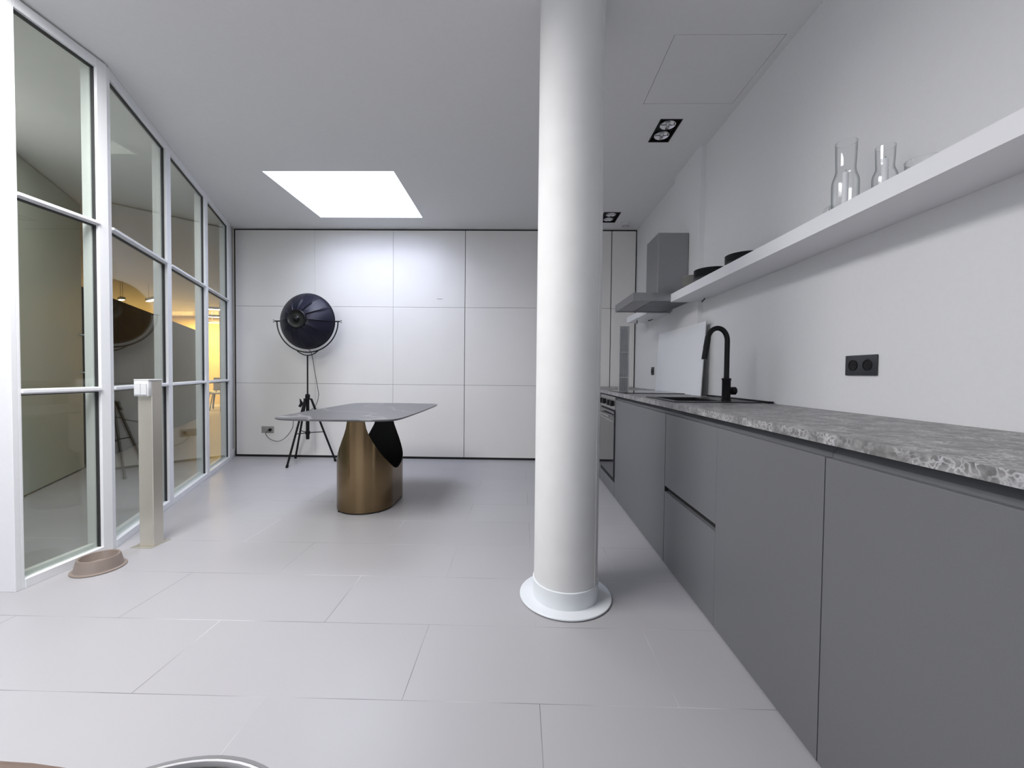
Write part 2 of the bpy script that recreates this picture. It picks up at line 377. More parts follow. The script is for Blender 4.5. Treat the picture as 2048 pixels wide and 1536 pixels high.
# ------------------------------------------------------------------ glazed partition on the left
def bay(name, p0, ang, L, t0, t1, rails, zb=0.045):
    """one bay: local x runs along the glass, local y to the room. t0/t1 stile widths"""
    w = sgroup(name, (p0[0], p0[1], 0), ang); top = CH-0.012
    D0, D1 = -0.055, 0.0                                   # frame depth behind the face towards the room
    boxes('stile', m_frame, [(0, t0, D0, D1, 0, top), (t0-0.012, t0+0.010, D0-0.03, D0+0.02, 0.03, top-0.03)], w, bev=0.0015)
    boxes('stile', m_frame, [(L-t1, L, D0, D1, 0, top), (L-t1-0.012, L-t1+0.012, D0-0.03, D0+0.02, 0.03, top-0.03)], w, bev=0.0015)
    boxes('sill', m_frame, [(t0, L-t1, D0, D1+0.004, 0, zb), (t0, L-t1, D0-0.02, D0+0.012, zb, zb+0.02)], w, bev=0.0015)
    boxes('head', m_frame, [(t0, L-t1, D0, D1, top-0.05, top)], w, bev=0.0015)
    zz = [zb]+[z for z in rails]+[top-0.05]
    for z in rails:
        boxes('transom', m_frame, [(t0, L-t1, -0.048, -0.004, z-0.013, z+0.013), (t0, L-t1, -0.030, 0.010, z-0.006, z+0.009)], w, bev=0.001)
    for k in range(len(zz)-1):
        a = zz[k]+(0.013 if k else 0); b = zz[k+1]-(0.013 if k < len(zz)-2 else 0)
        boxes('pane', m_pane, [(t0+0.001, L-t1-0.001, -0.031, -0.023, a, b)], w)
        boxes('seal', m_seal, [(t0, t0+0.004, -0.038, -0.0165, a, b), (L-t1-0.004, L-t1, -0.038, -0.0165, a, b), (t0+0.004, L-t1-0.004, -0.038, -0.0165, b-0.006, b)], w)
ang = math.atan2(0.917, -0.399)
# local y must point to the room: run the bays from the far end towards the camera
rails = [0.960, 1.905]
bay('window_1', (-2.405, 2.335), -PI/2, 0.442, 0.055, 0.012, rails)
def s2(s): return (-2.408-0.399*s, 2.335+0.917*s)
cuts = [0.0, 0.905, 1.84, 2.74]
for k in range(3):
    L = cuts[k+1]-cuts[k]
    bay('window_%d' % (k+2), s2(cuts[k+1]), ang+PI, L, 0.055 if k < 2 else 0.10, 0.040 if k == 0 else 0.028, rails)
# closing post and skirting at the far end
wp = sgroup('trim_4', (*s2(2.95), 0), ang+PI)
boxes('post', m_frame, [(0.0, 0.21, -0.075, -0.02, 0, CH-0.002)], wp, bev=0.002)
boxes('skirting', m_frame, [(0.0, 0.21, -0.020, -0.006, 0, 0.09)], wp, bev=0.002)
ph = sgroup('trim_5', (*s2(2.74), 0), ang+PI); boxes('head_strip', m_ceil, [(0, 2.72, -0.05, 0.0, CH-0.012, CH)], ph)

# ------------------------------------------------------------------ corridor and office beyond the glass
A = Vector((-4.10, 3.225, 0)); B = Vector((-4.704, 4.269, 0)); dd = (B-A).normalized()
da = math.atan2(dd.y, dd.x)
dr = sgroup('door_1', A, da); Ld = (B-A).length
boxes('leaf', m_doorw, [(0.02, Ld, -0.0, 0.04, 0.012, CH-0.02)], dr, bev=0.002)     # local -y faces the room
def hb(name, pts, r): return tubeobj(name, pts, r, m_steel, dr, 10)
hb('handle', [(Ld-0.02, -0.075, 0.93), (Ld-0.02, -0.075, 1.55)], 0.012)
hb('handle_mount', [(Ld-0.06, 0.0, 1.44), (Ld-0.02, -0.075, 1.44)], 0.009)
hb('handle_mount', [(Ld-0.06, 0.0, 1.04), (Ld-0.02, -0.075, 1.04)], 0.009)
cw = sgroup('wall_passage', A, da)
boxes('wall_section', m_wall, [(-1.55, -0.0, 0.0, 0.06, 0, CH)], cw)
boxes('jamb', m_frame, [(-0.10, 0.018, -0.015, 0.0, 0, CH)], cw, bev=0.002)
pc = thing('office_storage_wall', 'long dark storage wall about two metres high behind the glass partition', 'cabinet', (*(B+dd*0.06).to_tuple()[:2], 0), da-0.033)
for k in range(7):
    boxes('cabinet_door', m_part, [(k*0.89+0.004, k*0.89+0.886, 0.0, 0.02, 0.03, 1.96)], pc)
boxes('carcass', m_part, [(0.0, 6.23, 0.02, 0.40, 0, 1.97)], pc)
# line lamps hanging in the office
ll = None
for k, (x, y, L) in enumerate([(-6.72, 9.3, 1.1), (-7.7, 10.6, 1.1), (-8.62, 11.9, 1.1), (-7.35, 8.0, 0.62), (-8.0, 8.0, 0.16)]):
    lab = ['white line lamp under the office ceiling, nearest of the three before the yellow wall', 'middle white line lamp under the office ceiling', 'farthest white line lamp under the office ceiling',
           'long glowing line lamp above the storage wall', 'short glowing lamp left of the long one above the storage wall'][k]
    t = thing('line_lamp', lab, 'ceiling lamp', (x, y, CH-0.36), 0.45 if k < 3 else 2.6, 'line lamps in the office')
    boxes('housing', m_white, [(-L/2, L/2, -0.04, 0.04, 0.0, 0.05)], t)
    boxes('tube', m_line, [(-L/2+0.01, L/2-0.01, -0.03, 0.03, -0.012, 0.0)], t)
    for s in (-1, 1): tubeobj('suspension_rod', [(s*L*0.4, 0, 0.05), (s*L*0.4, 0, 0.358)], 0.004, m_steel, t, 6)
struct(boxes('office_column', m_offcol, [(-7.74, -7.60, 10.3, 10.44, 0, CH)]))
def side_chair(loc, rz, lab, material):
    t = thing('office_chair', lab, 'chair', loc, rz, 'chairs in the office')
    bm = bmesh.new(); box(bm, -0.23, 0.23, -0.22, 0.22, 0.44, 0.48, bev=0.015); obj('seat', bm, material, t, True)
    bm = bmesh.new()
    bk = [[bm.verts.new((x, 0.21+0.05*math.cos(x*5)+0.08*(z-0.48)+o, z)) for x in (-0.22, -0.11, 0, 0.11, 0.22)] for o in (0, 0.02) for z in (0.52, 0.66, 0.80, 0.88)]
    for i in range(7):
        if i == 3: continue
        for j in range(4): bm.faces.new((bk[i][j], bk[i][j+1], bk[i+1][j+1], bk[i+1][j]))
    for a, b in ((bk[0], bk[4]), (bk[3], bk[7])):
        for j in range(4): bm.faces.new((a[j], a[j+1], b[j+1], b[j]))
    for j in (0, 4):
        for i in range(3): bm.faces.new((bk[i][j], bk[i+1][j], bk[i+5][j], bk[i+4][j]))
    obj('backrest', bm, material, t, True)
    for sx in (-1, 1):
        tubeobj('back_support', [(sx*0.15, 0.2, 0.46), (sx*0.15, 0.25, 0.55)], 0.01, m_steel, t, 6)
        for sy in (-1, 1): tubeobj('leg', [(sx*0.18, sy*0.17, 0.44), (sx*0.24, sy*0.24, 0.0)], 0.012, m_bmetal, t, 8)
side_chair((-8.25, 11.05, 0), 0.5, 'grey shell chair in the lit office, seen through the farthest pane', m_chairg)
side_chair((-8.85, 11.75, 0), -2.2, 'grey shell chair facing the other one in the lit office', m_chairg)

# ------------------------------------------------------------------ round column
PC = (0.230, 1.945)
pl = sgroup('column')
pl.location = (*PC, 0)
latheobj('shaft', [(0.151, 0.092), (0.152, 0.10), (0.1520, 1.4), (0.1515, CH-0.001), (0.1, CH-0.001)], m_col, pl, seg=96)
bm = bmesh.new()
for k in range(1):
    a0 = -0.62
    pts = [(0.1535*math.cos(a0+0.0), 0.1535*math.sin(a0), z) for z in (0.093, 1.0, 2.0, CH-0.001)]
    tube(bm, pts, 0.0018, 6)
obj('plaster_seam', bm, m_col, pl, True)
latheobj('collar', [(0.150, 0.012), (0.158, 0.012), (0.158, 0.090), (0.1565, 0.092), (0.150, 0.092)], m_colbase, pl, seg=96)
latheobj('flange', [(0.150, 0.003), (0.218, 0.003), (0.220, 0.006), (0.2195, 0.010), (0.218, 0.0115), (0.150, 0.012)], m_colbase, pl, seg=96)
latheobj('shadow_gap_ring', [(0.150, 0.0), (0.216, 0.0), (0.216, 0.003), (0.150, 0.003)], m_gap, pl, seg=96)

# ------------------------------------------------------------------ kitchen run
FX = 0.83      # front plane of the doors
ZB, ZT = 0.008, 0.853
def cabinet(name, label, y0, y1, group='grey base cabinets under the worktop', lo=True, hi=0.0013):
    t = thing(name, label, 'kitchen cabinet', (FX, (y0+y1)/2, 0), 0, group)
    L = y1-y0; h = L/2
    boxes('carcass', m_cab, [(0.045, 0.57, -h+0.001, h-0.001, 0.008, 0.84)], t)
    boxes('gap_shadow_strip', m_gap, [(0.0195, 0.0445, -h+0.0005, h-0.0005, 0.010, 0.838)]+([(0.002, 0.0195, -h+0.0001, -h+0.0013, ZB, ZT)] if lo else [])+([(0.002, 0.0195, h-hi, h-0.0001, ZB, ZT)] if hi else []), t)
    return t, h
def channel(t, h, g0=0.0015):
    # recessed finger-grip rail under the worktop
    bm = bmesh.new(); pr = [(0.020, 0.853), (0.020, 0.865), (0.042, 0.889), (0.048, 0.889), (0.048, 0.842), (0.020, 0.842)]
    a = [bm.verts.new((x, -h+g0, z)) for x, z in pr]; b = [bm.verts.new((x, h-g0, z)) for x, z in pr]
    for i in range(6): bm.faces.new((a[i], a[(i+1) % 6], b[(i+1) % 6], b[i]))
    bm.faces.new(a); bm.faces.new(b[::-1]); obj('grip_rail', bm, m_chan, t)
t, h = cabinet('base_cabinet', 'grey base cabinet with one door nearest the camera at the right edge', 0.51, 1.109)
boxes('door', m_cab, [(0.0, 0.019, -h+0.0015, h-0.0018, ZB, ZT)], t, bev=0.0008); channel(t, h)
t, h = cabinet('base_cabinet', 'grey base cabinet with one plain door right of the drawer cabinet', 1.109, 1.709, hi=0)
boxes('door', m_cab, [(0.0, 0.019, -h+0.0018, h-0.0005, ZB, ZT)], t, bev=0.0008); channel(t, h, 0.0004)
t, h = cabinet('drawer_cabinet', 'grey base cabinet with two drawers split by a slim grip groove', 1.709, 2.309, lo=False, hi=0.0027)
d1 = boxes('drawer', m_cab, [(0.0, 0.019, -h+0.0005, h-0.0030, 0.444, ZT)], t, bev=0.0008)
d2 = boxes('drawer', m_cab, [(0.0, 0.019, -h+0.0008, h-0.0030, ZB, 0.412)], t, bev=0.0008)
bm = bmesh.new(); pr = [(0.019, 0.400), (0.019, 0.412), (0.036, 0.438), (0.043, 0.447), (0.0445, 0.447), (0.0445, 0.400)]
a = [bm.verts.new((x, -h+0.002, z)) for x, z in pr]; b = [bm.verts.new((x, h-0.002, z)) for x, z in pr]
for i in range(6): bm.faces.new((a[i], a[(i+1) % 6], b[(i+1) % 6], b[i]))
bm.faces.new(a); bm.faces.new(b[::-1]); obj('grip_rail', bm, m_chan, t)
channel(t, h, 0.0004)
t = thing('sink_cabinet', 'wide grey base cabinet under the black sink, between drawers and oven', 'kitchen cabinet', (FX, (2.309+3.515)/2, 0), 0, 'grey base cabinets under the worktop'); h = (3.515-2.309)/2
boxes('carcass', m_cab, [(0.045, 0.57, -h+0.001, -h+0.019, 0.008, 0.70), (0.045, 0.57, h-0.019, h-0.001, 0.008, 0.84), (0.045, 0.57, -h+0.019, h-0.019, 0.008, 0.026), (0.552, 0.57, -h+0.019, h-0.019, 0.026, 0.70)], t)
boxes('gap_shadow_strip', m_gap, [(0.0195, 0.0200, -h+0.0005, h-0.0005, 0.010, 0.838), (0.002, 0.0195, -h+0.0001, -h+0.0032, ZB, ZT)], t)
boxes('door', m_cab, [(0.0, 0.019, -h+0.0035, h-0.0015, ZB, ZT)], t, bev=0.0008); channel(t, h)
t, h = cabinet('base_cabinet', 'grey base cabinet in the far corner beyond the oven', 4.12, 4.99)
boxes('door', m_cab, [(0.0, 0.019, -h+0.0018, h-0.0018, ZB, ZT)], t, bev=0.0008); channel(t, h)
for o in ():
    pass
# oven
ov = thing('oven', 'built-in oven with dark glass door and black square knobs beside the column', 'oven', (FX, 3.8175, 0))
h = 0.30
boxes('housing', m_cab, [(0.03, 0.56, -h, h, 0.008, 0.885)], ov)
boxes('plinth_front', m_cab, [(0.0, 0.019, -h+0.0015, h-0.0015, ZB, 0.128)], ov, bev=0.0008)
boxes('control_panel', m_steel, [(-0.004, 0.029, -h+0.002, h-0.002, 0.765, 0.878)], ov, bev=0.001)
dg = boxes('door', m_ovenglass, [(-0.012, 0.029, -h+0.004, h-0.004, 0.175, 0.750)], ov, bev=0.002)
boxes('window_frame', m_steel, [(-0.0135, -0.0122, -h+0.02, h-0.02, 0.655, 0.668)], dg)
boxes('handle', m_steel, [(-0.055, -0.040, -h+0.05, h-0.05, 0.700, 0.716)], dg, bev=0.003)
for sy in (-1, 1): boxes('handle_mount', m_steel, [(-0.042, -0.012, sy*(h-0.09)-0.008, sy*(h-0.09)+0.008, 0.702, 0.714)], dg)
boxes('vent_gap', m_gap, [(0.0, 0.028, -h+0.01, h-0.01, 0.751, 0.764)], ov)
for k, y in enumerate((-0.225, -0.10, 0.10, 0.225)):
    bm = bmesh.new(); box(bm, -0.034, -0.004, y-0.024, y+0.024, 0.795, 0.843, bev=0.004); obj('knob', bm, m_black, ov, True)
boxes('vent_gap', m_gap, [(0.0, 0.028, -h+0.01, h-0.01, 0.130, 0.172)], ov)

# worktop (with the cut-outs of sink and hob)
SK = (0.880, 1.300, 2.300, 2.760)
wt = slab('worktop', m_top, 2, 0.892, 0.920, (0.812, 1.408), (-0.6, 4.998), [SK])
tag(wt, 'long grey crazed stone worktop running along the right wall', 'worktop')
t = thing('base_cabinet', 'grey base cabinet nearest the camera, beyond the right edge', 'kitchen cabinet', (FX, -0.045, 0), 0, 'grey base cabinets under the worktop')
boxes('carcass', m_cab, [(0.045, 0.57, -0.554, 0.554, 0.008, 0.84)], t)
boxes('door', m_cab, [(0.0, 0.019, -0.552, 0.552, ZB, ZT)], t, bev=0.0008); channel(t, 0.554)

# sink
sk = thing('sink', 'black composite inset sink with a deep bowl in the worktop', 'sink', (0, 0, 0.92))
x0, x1, y0, y1 = 0.862, 1.345, 2.275, 2.785
slab('rim', m_sink, 2, 0.0005, 0.0055, (x0, x1), (y0, y1), [(0.905, 1.165, 2.34, 2.72)], sk)
bm = bmesh.new()
for q in ((0.899, 0.905, 2.334, 2.726), (1.165, 1.171, 2.334, 2.726), (0.905, 1.165, 2.334, 2.34), (0.905, 1.165, 2.72, 2.726)): box(bm, *q, -0.18, 0.0005)
box(bm, 0.899, 1.171, 2.334, 2.726, -0.186, -0.18); obj('bowl', bm, m_sink, sk)
latheobj('drain', [(0.0, -0.178), (0.035, -0.178), (0.04, -0.180)], m_chrome, sk, (1.035, 2.53, 0))
bs = tag(boxes('sink_back_ledge', m_black, [(1.372, 1.402, 2.26, 3.0, 0.9205, 0.931)]), 'thin black strip lying along the wall behind the sink', 'strip')

# faucet
fc = thing('kitchen_faucet', 'matt black high-arc kitchen faucet with pull-down spray and side knob', 'faucet', (1.215, 2.408, 0.9255))
latheobj('body', [(0.0, 0.0), (0.027, 0.0), (0.027, 0.006), (0.0235, 0.010), (0.0235, 0.118), (0.026, 0.122), (0.026, 0.130), (0.018, 0.133), (0.0, 0.133)], m_black, fc, seg=32)
R_, zc = 0.0575, 0.350
pts = [(0, 0, 0.13), (0, 0, 0.22), (0, 0, 0.30)]
pts += [(-R_+R_*math.cos(a), 0, zc+0.075*math.sin(a)) for a in [PI*k/16*0.93 for k in range(17)]]
tubeobj('spout', pts, 0.0145, m_black, fc, 16)
e = Vector(pts[-1]); e2 = e+Vector((-0.018, 0, -0.125))
tubeobj('spray_head', [e+Vector((0.001, 0, 0.012)), e, e+(e2-e)*0.45, e+(e2-e)*0.5, e2], [0.0155, 0.0165, 0.0175, 0.0165, 0.0165], m_black, fc, 16)
kn = tubeobj('knob', [(0.018, 0, 0.058), (0.030, 0, 0.058), (0.031, 0, 0.058), (0.052, 0, 0.058), (0.056, 0, 0.058)], [0.013, 0.013, 0.023, 0.023, 0.019], m_black, fc, 20)
# hob
hbk = thing('hob', 'flat black glass hob set on the worktop under the extractor hood', 'hob', (0, 0, 0.9205))
bm = bmesh.new(); box(bm, 0.850, 1.340, 3.30, 3.865, 0.0, 0.006, bev=0.0015); obj('glass_plate', bm, m_blackglass, hbk)
bm = bmesh.new()
for (x, y, r) in ((0.98, 3.45, 0.08), (0.98, 3.72, 0.10), (1.21, 3.45, 0.10), (1.21, 3.72, 0.08)):
    lathe(bm, [(r, 0.0061), (r, 0.0063), (r+0.002, 0.0063), (r+0.002, 0.0061)], 40, (x, y, 0))
obj('cooking_zone_mark', bm, m_sockgrey, hbk)
# slatted grille standing at the end of the worktop
gr = thing('slatted_grille', 'tall narrow grey slatted grille standing upright on the worktop by the hob', 'grille', (0.905, 3.55, 0.9266), 0.0)
boxes('back_plate', m_gap, [(-0.036, 0.036, 0.014, 0.018, 0.002, 0.568)], gr)
boxes('side_rail', m_grille, [(-0.040, -0.036, 0, 0.018, 0, 0.57)], gr); boxes('side_rail', m_grille, [(0.036, 0.044, 0, 0.022, 0, 0.57)], gr)
for k in range(8):
    x = -0.032+0.0089*k
    boxes('slat', m_grille, [(x, x+0.0045, 0.001, 0.014, 0.002, 0.568)], gr)
for z in (0.12, 0.34, 0.55): boxes('cross_bar', m_grille, [(-0.036, 0.036, 0.0, 0.0045, z, z+0.006)], gr)

# splash board leaning on the pier
sb = thing('splash_board', 'white board leaning against the wall behind the hob and sink', 'board', (1.338, 3.02, 0.9205))
sb.rotation_euler = (0, math.radians(3.0), 0)
boxes('panel', m_board, [(-0.004, 0.0005, 0.0, 1.0, 0.0, 0.555)], sb)
boxes('edge_strip', m_boardedge, [(0.0007, 0.005, 0.0, 1.0, 0.0, 0.555)], sb)

# extractor hood
hd = thing('extractor_hood', 'brushed steel extractor hood with flat canopy and square chimney', 'hood', (0, 0, 0))
hx0, hy0, hy1, hz0, hz1 = 0.895, 3.255, 3.865, 1.662, 1.727
cn = boxes('canopy', m_hoodsteel, [(hx0, WX-0.002, hy0, hy0+0.004, hz0, hz1), (hx0, WX-0.002, hy1-0.004, hy1, hz0, hz1), (hx0, hx0+0.004, hy0+0.004, hy1-0.004, hz0, hz1),
       (hx0+0.004, WX-0.002, hy0+0.004, hy1-0.004, hz1-0.004, hz1), (hx0+0.004, hx0+0.16, hy0+0.004, hy1-0.004, hz0+0.006, hz0+0.010)], hd)
cn2 = boxes('canopy_underside', m_hoodsteel, [(1.36, WX-0.002, hy0+0.004, hy1-0.004, hz0+0.006, hz0+0.010)], hd)
for (a, b) in ((hy0+0.012, (hy0+hy1)/2-0.003), ((hy0+hy1)/2+0.003, hy1-0.012)):
    f = boxes('grease_filter', m_filter, [(hx0+0.162, 1.358, a, b, hz0+0.004, hz0+0.012)], hd)
boxes('chimney', m_hoodsteel, [(1.120, 1.366, 3.36, 3.665, hz1, 2.235), (1.366, WX-0.002, 3.36-0.0, 3.178, hz1, hz1+0.0001)][:1], hd, bev=0.0015)
bm = bmesh.new(); box(bm, 0.925, 0.945, 3.60, 3.64, hz1, hz1+0.014, bev=0.003); obj('switch', bm, m_black, hd)

# wall shelf in two lengths, cut around the hood
def shelf(y0, y1, lab):
    bm = bmesh.new(); box(bm, 1.190, WX-0.001, y0, y1, 1.652, 1.715, bev=0.001)
    return tag(obj('wall_shelf', bm, m_shelf), lab, 'shelf', 'white floating shelves on the right wall')
bm = bmesh.new(); box(bm, 1.190, WX-0.001, -0.6, 3.178, 1.652, 1.715); box(bm, 1.190, 1.369, 3.178, 3.253, 1.652, 1.715)
bmesh.ops.remove_doubles(bm, verts=bm.verts, dist=1e-5)
tag(obj('wall_shelf', bm, m_shelf), 'long thick white floating shelf carrying glass lanterns and plates', 'shelf', 'white floating shelves on the right wall')
shelf(3.867, 4.58, 'short white floating shelf on the far side of the extractor hood')
for k, (pts, lab) in enumerate([([(1.385, 3.10, 1.652), (1.365, 3.05, 1.640), (1.34, 3.04, 1.618)], 'loose dark cable end dangling under the long shelf near the hood'),
        ([(1.37, 4.25, 1.652), (1.34, 4.22, 1.638), (1.31, 4.20, 1.632)], 'loose dark cable end curling under the short far shelf, nearer the wall'),
        ([(1.24, 4.35, 1.652), (1.238, 4.35, 1.635), (1.238, 4.35, 1.615)], 'tiny dark cable stub hanging straight from the front of the far shelf')]):
    tag(tubeobj('loose_cable', spline(pts, 5), 0.004, m_cable, None, 8), lab, 'cable', 'cable ends under the shelves')

# ------------------------------------------------------------------ things on the shelf
ZS = 1.7155
def lantern(loc, rz, s, sz, lab, ch=0.175):
    t = thing('glass_lantern', lab, 'lantern', loc, rz, 'clear glass candle lanterns on the shelf')
    dish = [(0.0, 0.004), (0.030, 0.004), (0.056, 0.010), (0.062, 0.030), (0.063, 0.048)]
    latheobj('dish', [(r*s, z*s) for r, z in dish], m_glass, t, seg=40)
    tubeobj('ring_handle', [(-0.085*s+0.027*s*math.cos(a), 0, 0.050*s+0.027*s*math.sin(a)) for a in [2*PI*k/20 for k in range(20)]], 0.0045*s, m_glass, t, 8, closed=True)
    out = spline([(0.052, 0.022, 0), (0.055, 0.06, 0), (0.056, 0.13, 0), (0.053, 0.155, 0), (0.045, 0.178, 0), (0.041, 0.20, 0), (0.0425, 0.24, 0), (0.0445, 0.315, 0)], 4)
    latheobj('chimney_glass', [(p.x*s, p.y*sz) for p in out], m_glass, t, seg=48)
    latheobj('glass_rim', [(0.0445*s, 0.314*sz), (0.0452*s, 0.3155*sz), (0.0445*s, 0.317*sz), (0.0438*s, 0.3155*sz)], m_glass, t, seg=40)
    cd = latheobj('candle', [(0.0, 0.010*s), (0.0105, 0.010*s), (0.0105, ch), (0.009, ch+0.003), (0.0, ch+0.003)], m_candle, t, seg=24)
    tubeobj('wick', [(0, 0, ch+0.003), (0.001, 0, ch+0.012)], 0.0009, m_black, cd, 5)
lantern((1.285, 1.655, ZS), -1.40, 0.80, 0.90, 'tall clear glass lantern with white candle, first on the shelf from the hood', 0.165)
lantern((1.325, 1.525, ZS), -1.30, 0.66, 0.62, 'smaller clear glass lantern with white candle, second on the shelf from the hood', 0.150)
gd = thing('glass_dish', 'low clear glass dish at the right end of the lantern group, barely visible', 'dish', (1.345, 1.405, ZS))
latheobj('dish_body', [(0.0, 0.0), (0.02, 0.0), (0.024, 0.006), (0.042, 0.030), (0.046, 0.085)], m_glass, gd, seg=40)
latheobj('dish_rim', [(0.046, 0.084), (0.0468, 0.0855), (0.046, 0.087), (0.0452, 0.0855)], m_glass, gd, seg=40)

def plate(loc, r, lab, group, mt, hgt=0.018):
    prof = [(0.0, 0.0), (r*0.55, 0.0), (r*0.60, 0.003), (r*0.97, hgt-0.002), (r, hgt), (r*0.96, hgt), (r*0.60, 0.007), (0.0, 0.005)]
    return tag(latheobj('plate', prof, mt, None, (0, 0, 0), 48), lab, 'plate', group), loc
def stack(x, y, n, r, dz, name, mt, labs, group, hgt=0.018, prof=None):
    for k in range(n):
        q = prof or [(0.0, 0.0), (r*0.55, 0.0), (r*0.60, 0.003), (r*0.97, hgt-0.002), (r, hgt), (r*0.96, hgt), (r*0.60, 0.007), (0.0, 0.005)]
        o = latheobj(name, q, mt, None, (0, 0, 0), 48); o.location = (x, y, ZS+k*dz)
        tag(o, labs[k], 'plate' if name != 'bowl' else 'bowl', group)
ordn = ['lowest', 'second from below', 'middle', 'second from top', 'topmost']
stack(1.300, 2.40, 4, 0.105, 0.0125, 'plate', m_plate, ['dark stoneware side plate, %s in the stack nearest the lanterns' % w for w in ('lowest', 'second lowest', 'third lowest', 'topmost')], 'stack of side plates')
stack(1.295, 2.80, 5, 0.112, 0.0125, 'plate', m_plate, ['dark stoneware dinner plate, %s in the stack beside the bowls' % w for w in ordn], 'stack of dinner plates', 0.022)
bp = [(0.0, 0.0), (0.035, 0.0), (0.045, 0.006), (0.068, 0.034), (0.076, 0.052), (0.073, 0.052), (0.064, 0.034), (0.042, 0.011), (0.0, 0.007)]
stack(1.282, 3.07, 3, 0.08, 0.020, 'bowl', m_bowlware, ['grey stoneware bowl, %s of three stacked beside the hood' % w for w in ('lowest', 'middle one', 'topmost')], 'stacked bowls beside the hood', prof=bp)

# ------------------------------------------------------------------ sockets
def socket(loc, rz, n, lab, mt, mt2, group=None):
    t = thing('wall_socket', lab, 'socket', loc, rz, group); w = 0.0715*n/2+0.006
    bm = bmesh.new(); box(bm, -w, w, -0.008, 0, -0.042, 0.042, bev=0.003); obj('cover_plate', bm, mt, t, True)
    for k in range(n):
        cx = (k-(n-1)/2)*0.071
        M = Matrix.Translation((cx, -0.008, 0)) @ Matrix.Rotation(PI/2, 4, 'X')
        ins = latheobj('insert', [(0.0, 0.0005), (0.0195, 0.0005), (0.0205, 0.0025), (0.0225, 0.0025), (0.0225, 0.0)], mt2, t, M=M, seg=32)
        for s in (-1, 1):
            M2 = Matrix.Translation((cx+s*0.0095, -0.0086, 0)) @ Matrix.Rotation(PI/2, 4, 'X')
            latheobj('pin_hole', [(0.0, 0.0008), (0.0026, 0.0008), (0.0026, 0.0)], m_gap, ins, M=M2, seg=12)
    return t
socket((WX, 1.70, 1.120), -PI/2, 2, 'black double wall socket above the worktop', m_sock, m_black)
socket((WX, 4.33, 1.115), -PI/2, 1, 'small black single wall socket on the far wall beyond the hob', m_sock, m_black)
socket((-3.152, BY, 0.342), 0, 2, 'grey double wall socket low on the panelled back wall, lamp plugged in', m_sockgrey, m_sockgrey)

# ------------------------------------------------------------------ ceiling fittings
for k, (q, lab) in enumerate(zip(DL, ('square black twin downlight recessed in the ceiling, nearer the camera', 'square black twin downlight recessed in the ceiling, farther, beside the column'))):
    t = thing('twin_downlight', lab, 'ceiling spotlight', ((q[0]+q[1])/2, (q[2]+q[3])/2, CH), 0, 'recessed downlights')
    hx, hy = (q[1]-q[0])/2, (q[3]-q[2])/2
    boxes('frame', m_black, [(-hx-0.004, hx+0.004, -hy-0.004, -hy+0.004, -0.003, 0.03), (-hx-0.004, hx+0.004, hy-0.004, hy+0.004, -0.003, 0.03),
          (-hx-0.004, -hx+0.004, -hy+0.004, hy-0.004, -0.003, 0.03), (hx-0.004, hx+0.004, -hy+0.004, hy-0.004, -0.003, 0.03)], t)
    boxes('baffle', m_black, [(-hx+0.001, hx-0.001, -hy+0.001, hy-0.001, 0.022, 0.03)], t)
    for s in (-1, 1):
        y = s*hy*0.47
        rf = latheobj('reflector', [(0.012, 0.020), (0.03, 0.016), (0.046, 0.006), (0.052, 0.002), (0.054, 0.003), (0.054, 0.0215), (0.012, 0.0215)], m_chrome, t, (0, y, 0), 32)
        latheobj('bulb', [(0.0, 0.002), (0.008, 0.003), (0.014, 0.008), (0.015, 0.016), (0.012, 0.020), (0.0, 0.020)], m_white, rf, (0, y, 0), 24)
        boxes('lamp_bracket', m_black, [(-0.050, 0.050, y-0.0022, y+0.0022, 0.0035, 0.006)], rf)
sd = thing('smoke_detector', 'round white smoke detector on the ceiling near the back wall', 'smoke detector', (1.215, 4.80, CH))
latheobj('body', [(0.0, -0.035), (0.030, -0.034), (0.045, -0.026), (0.050, -0.012), (0.058, -0.009), (0.060, 0.0), (0.0, 0.0)], m_white, sd, seg=40)
latheobj('sensor_ring', [(0.030, -0.0345), (0.038, -0.032), (0.0385, -0.0335), (0.031, -0.0365)], m_sockgrey, sd, seg=40)

# ------------------------------------------------------------------ table
TC = (-1.222, 3.315)
tb = thing('dining_table', 'dark grey stone dining table on a cut-away bronze pedestal', 'dining table', (*TC, 0))
def outline(a, b, n=13.0, N=128, bow=0.0):
    out = []
    for k in range(N):
        th = 2*PI*k/N; c, s = math.cos(th), math.sin(th)
        x = a*math.copysign(abs(c)**(2/n), c); y = b*math.copysign(abs(s)**(2/n), s)
        out.append((x*(1-0.035*(y/b)**2), y*(1-0.055*(x/a)**2)))
    return out
a_, b_ = 0.437, 0.742
bm = bmesh.new(); L1 = outline(a_, b_); layers = [(0.965, 0.750), (0.988, 0.7535), (0.9995, 0.759), (1.0, 0.762), (0.998, 0.765)]
rg = [[bm.verts.new((x-(1-s)*x, y-(1-s)*y*0.6, z)) for x, y in L1] for s, z in layers]
for A1, B1 in zip(rg, rg[1:]):
    for k in range(len(L1)): bm.faces.new((A1[k], A1[(k+1) % len(L1)], B1[(k+1) % len(L1)], B1[k]))
bm.faces.new(rg[0][::-1]); bm.faces.new(rg[-1]); obj('tabletop', bm, m_stone, tb, False)
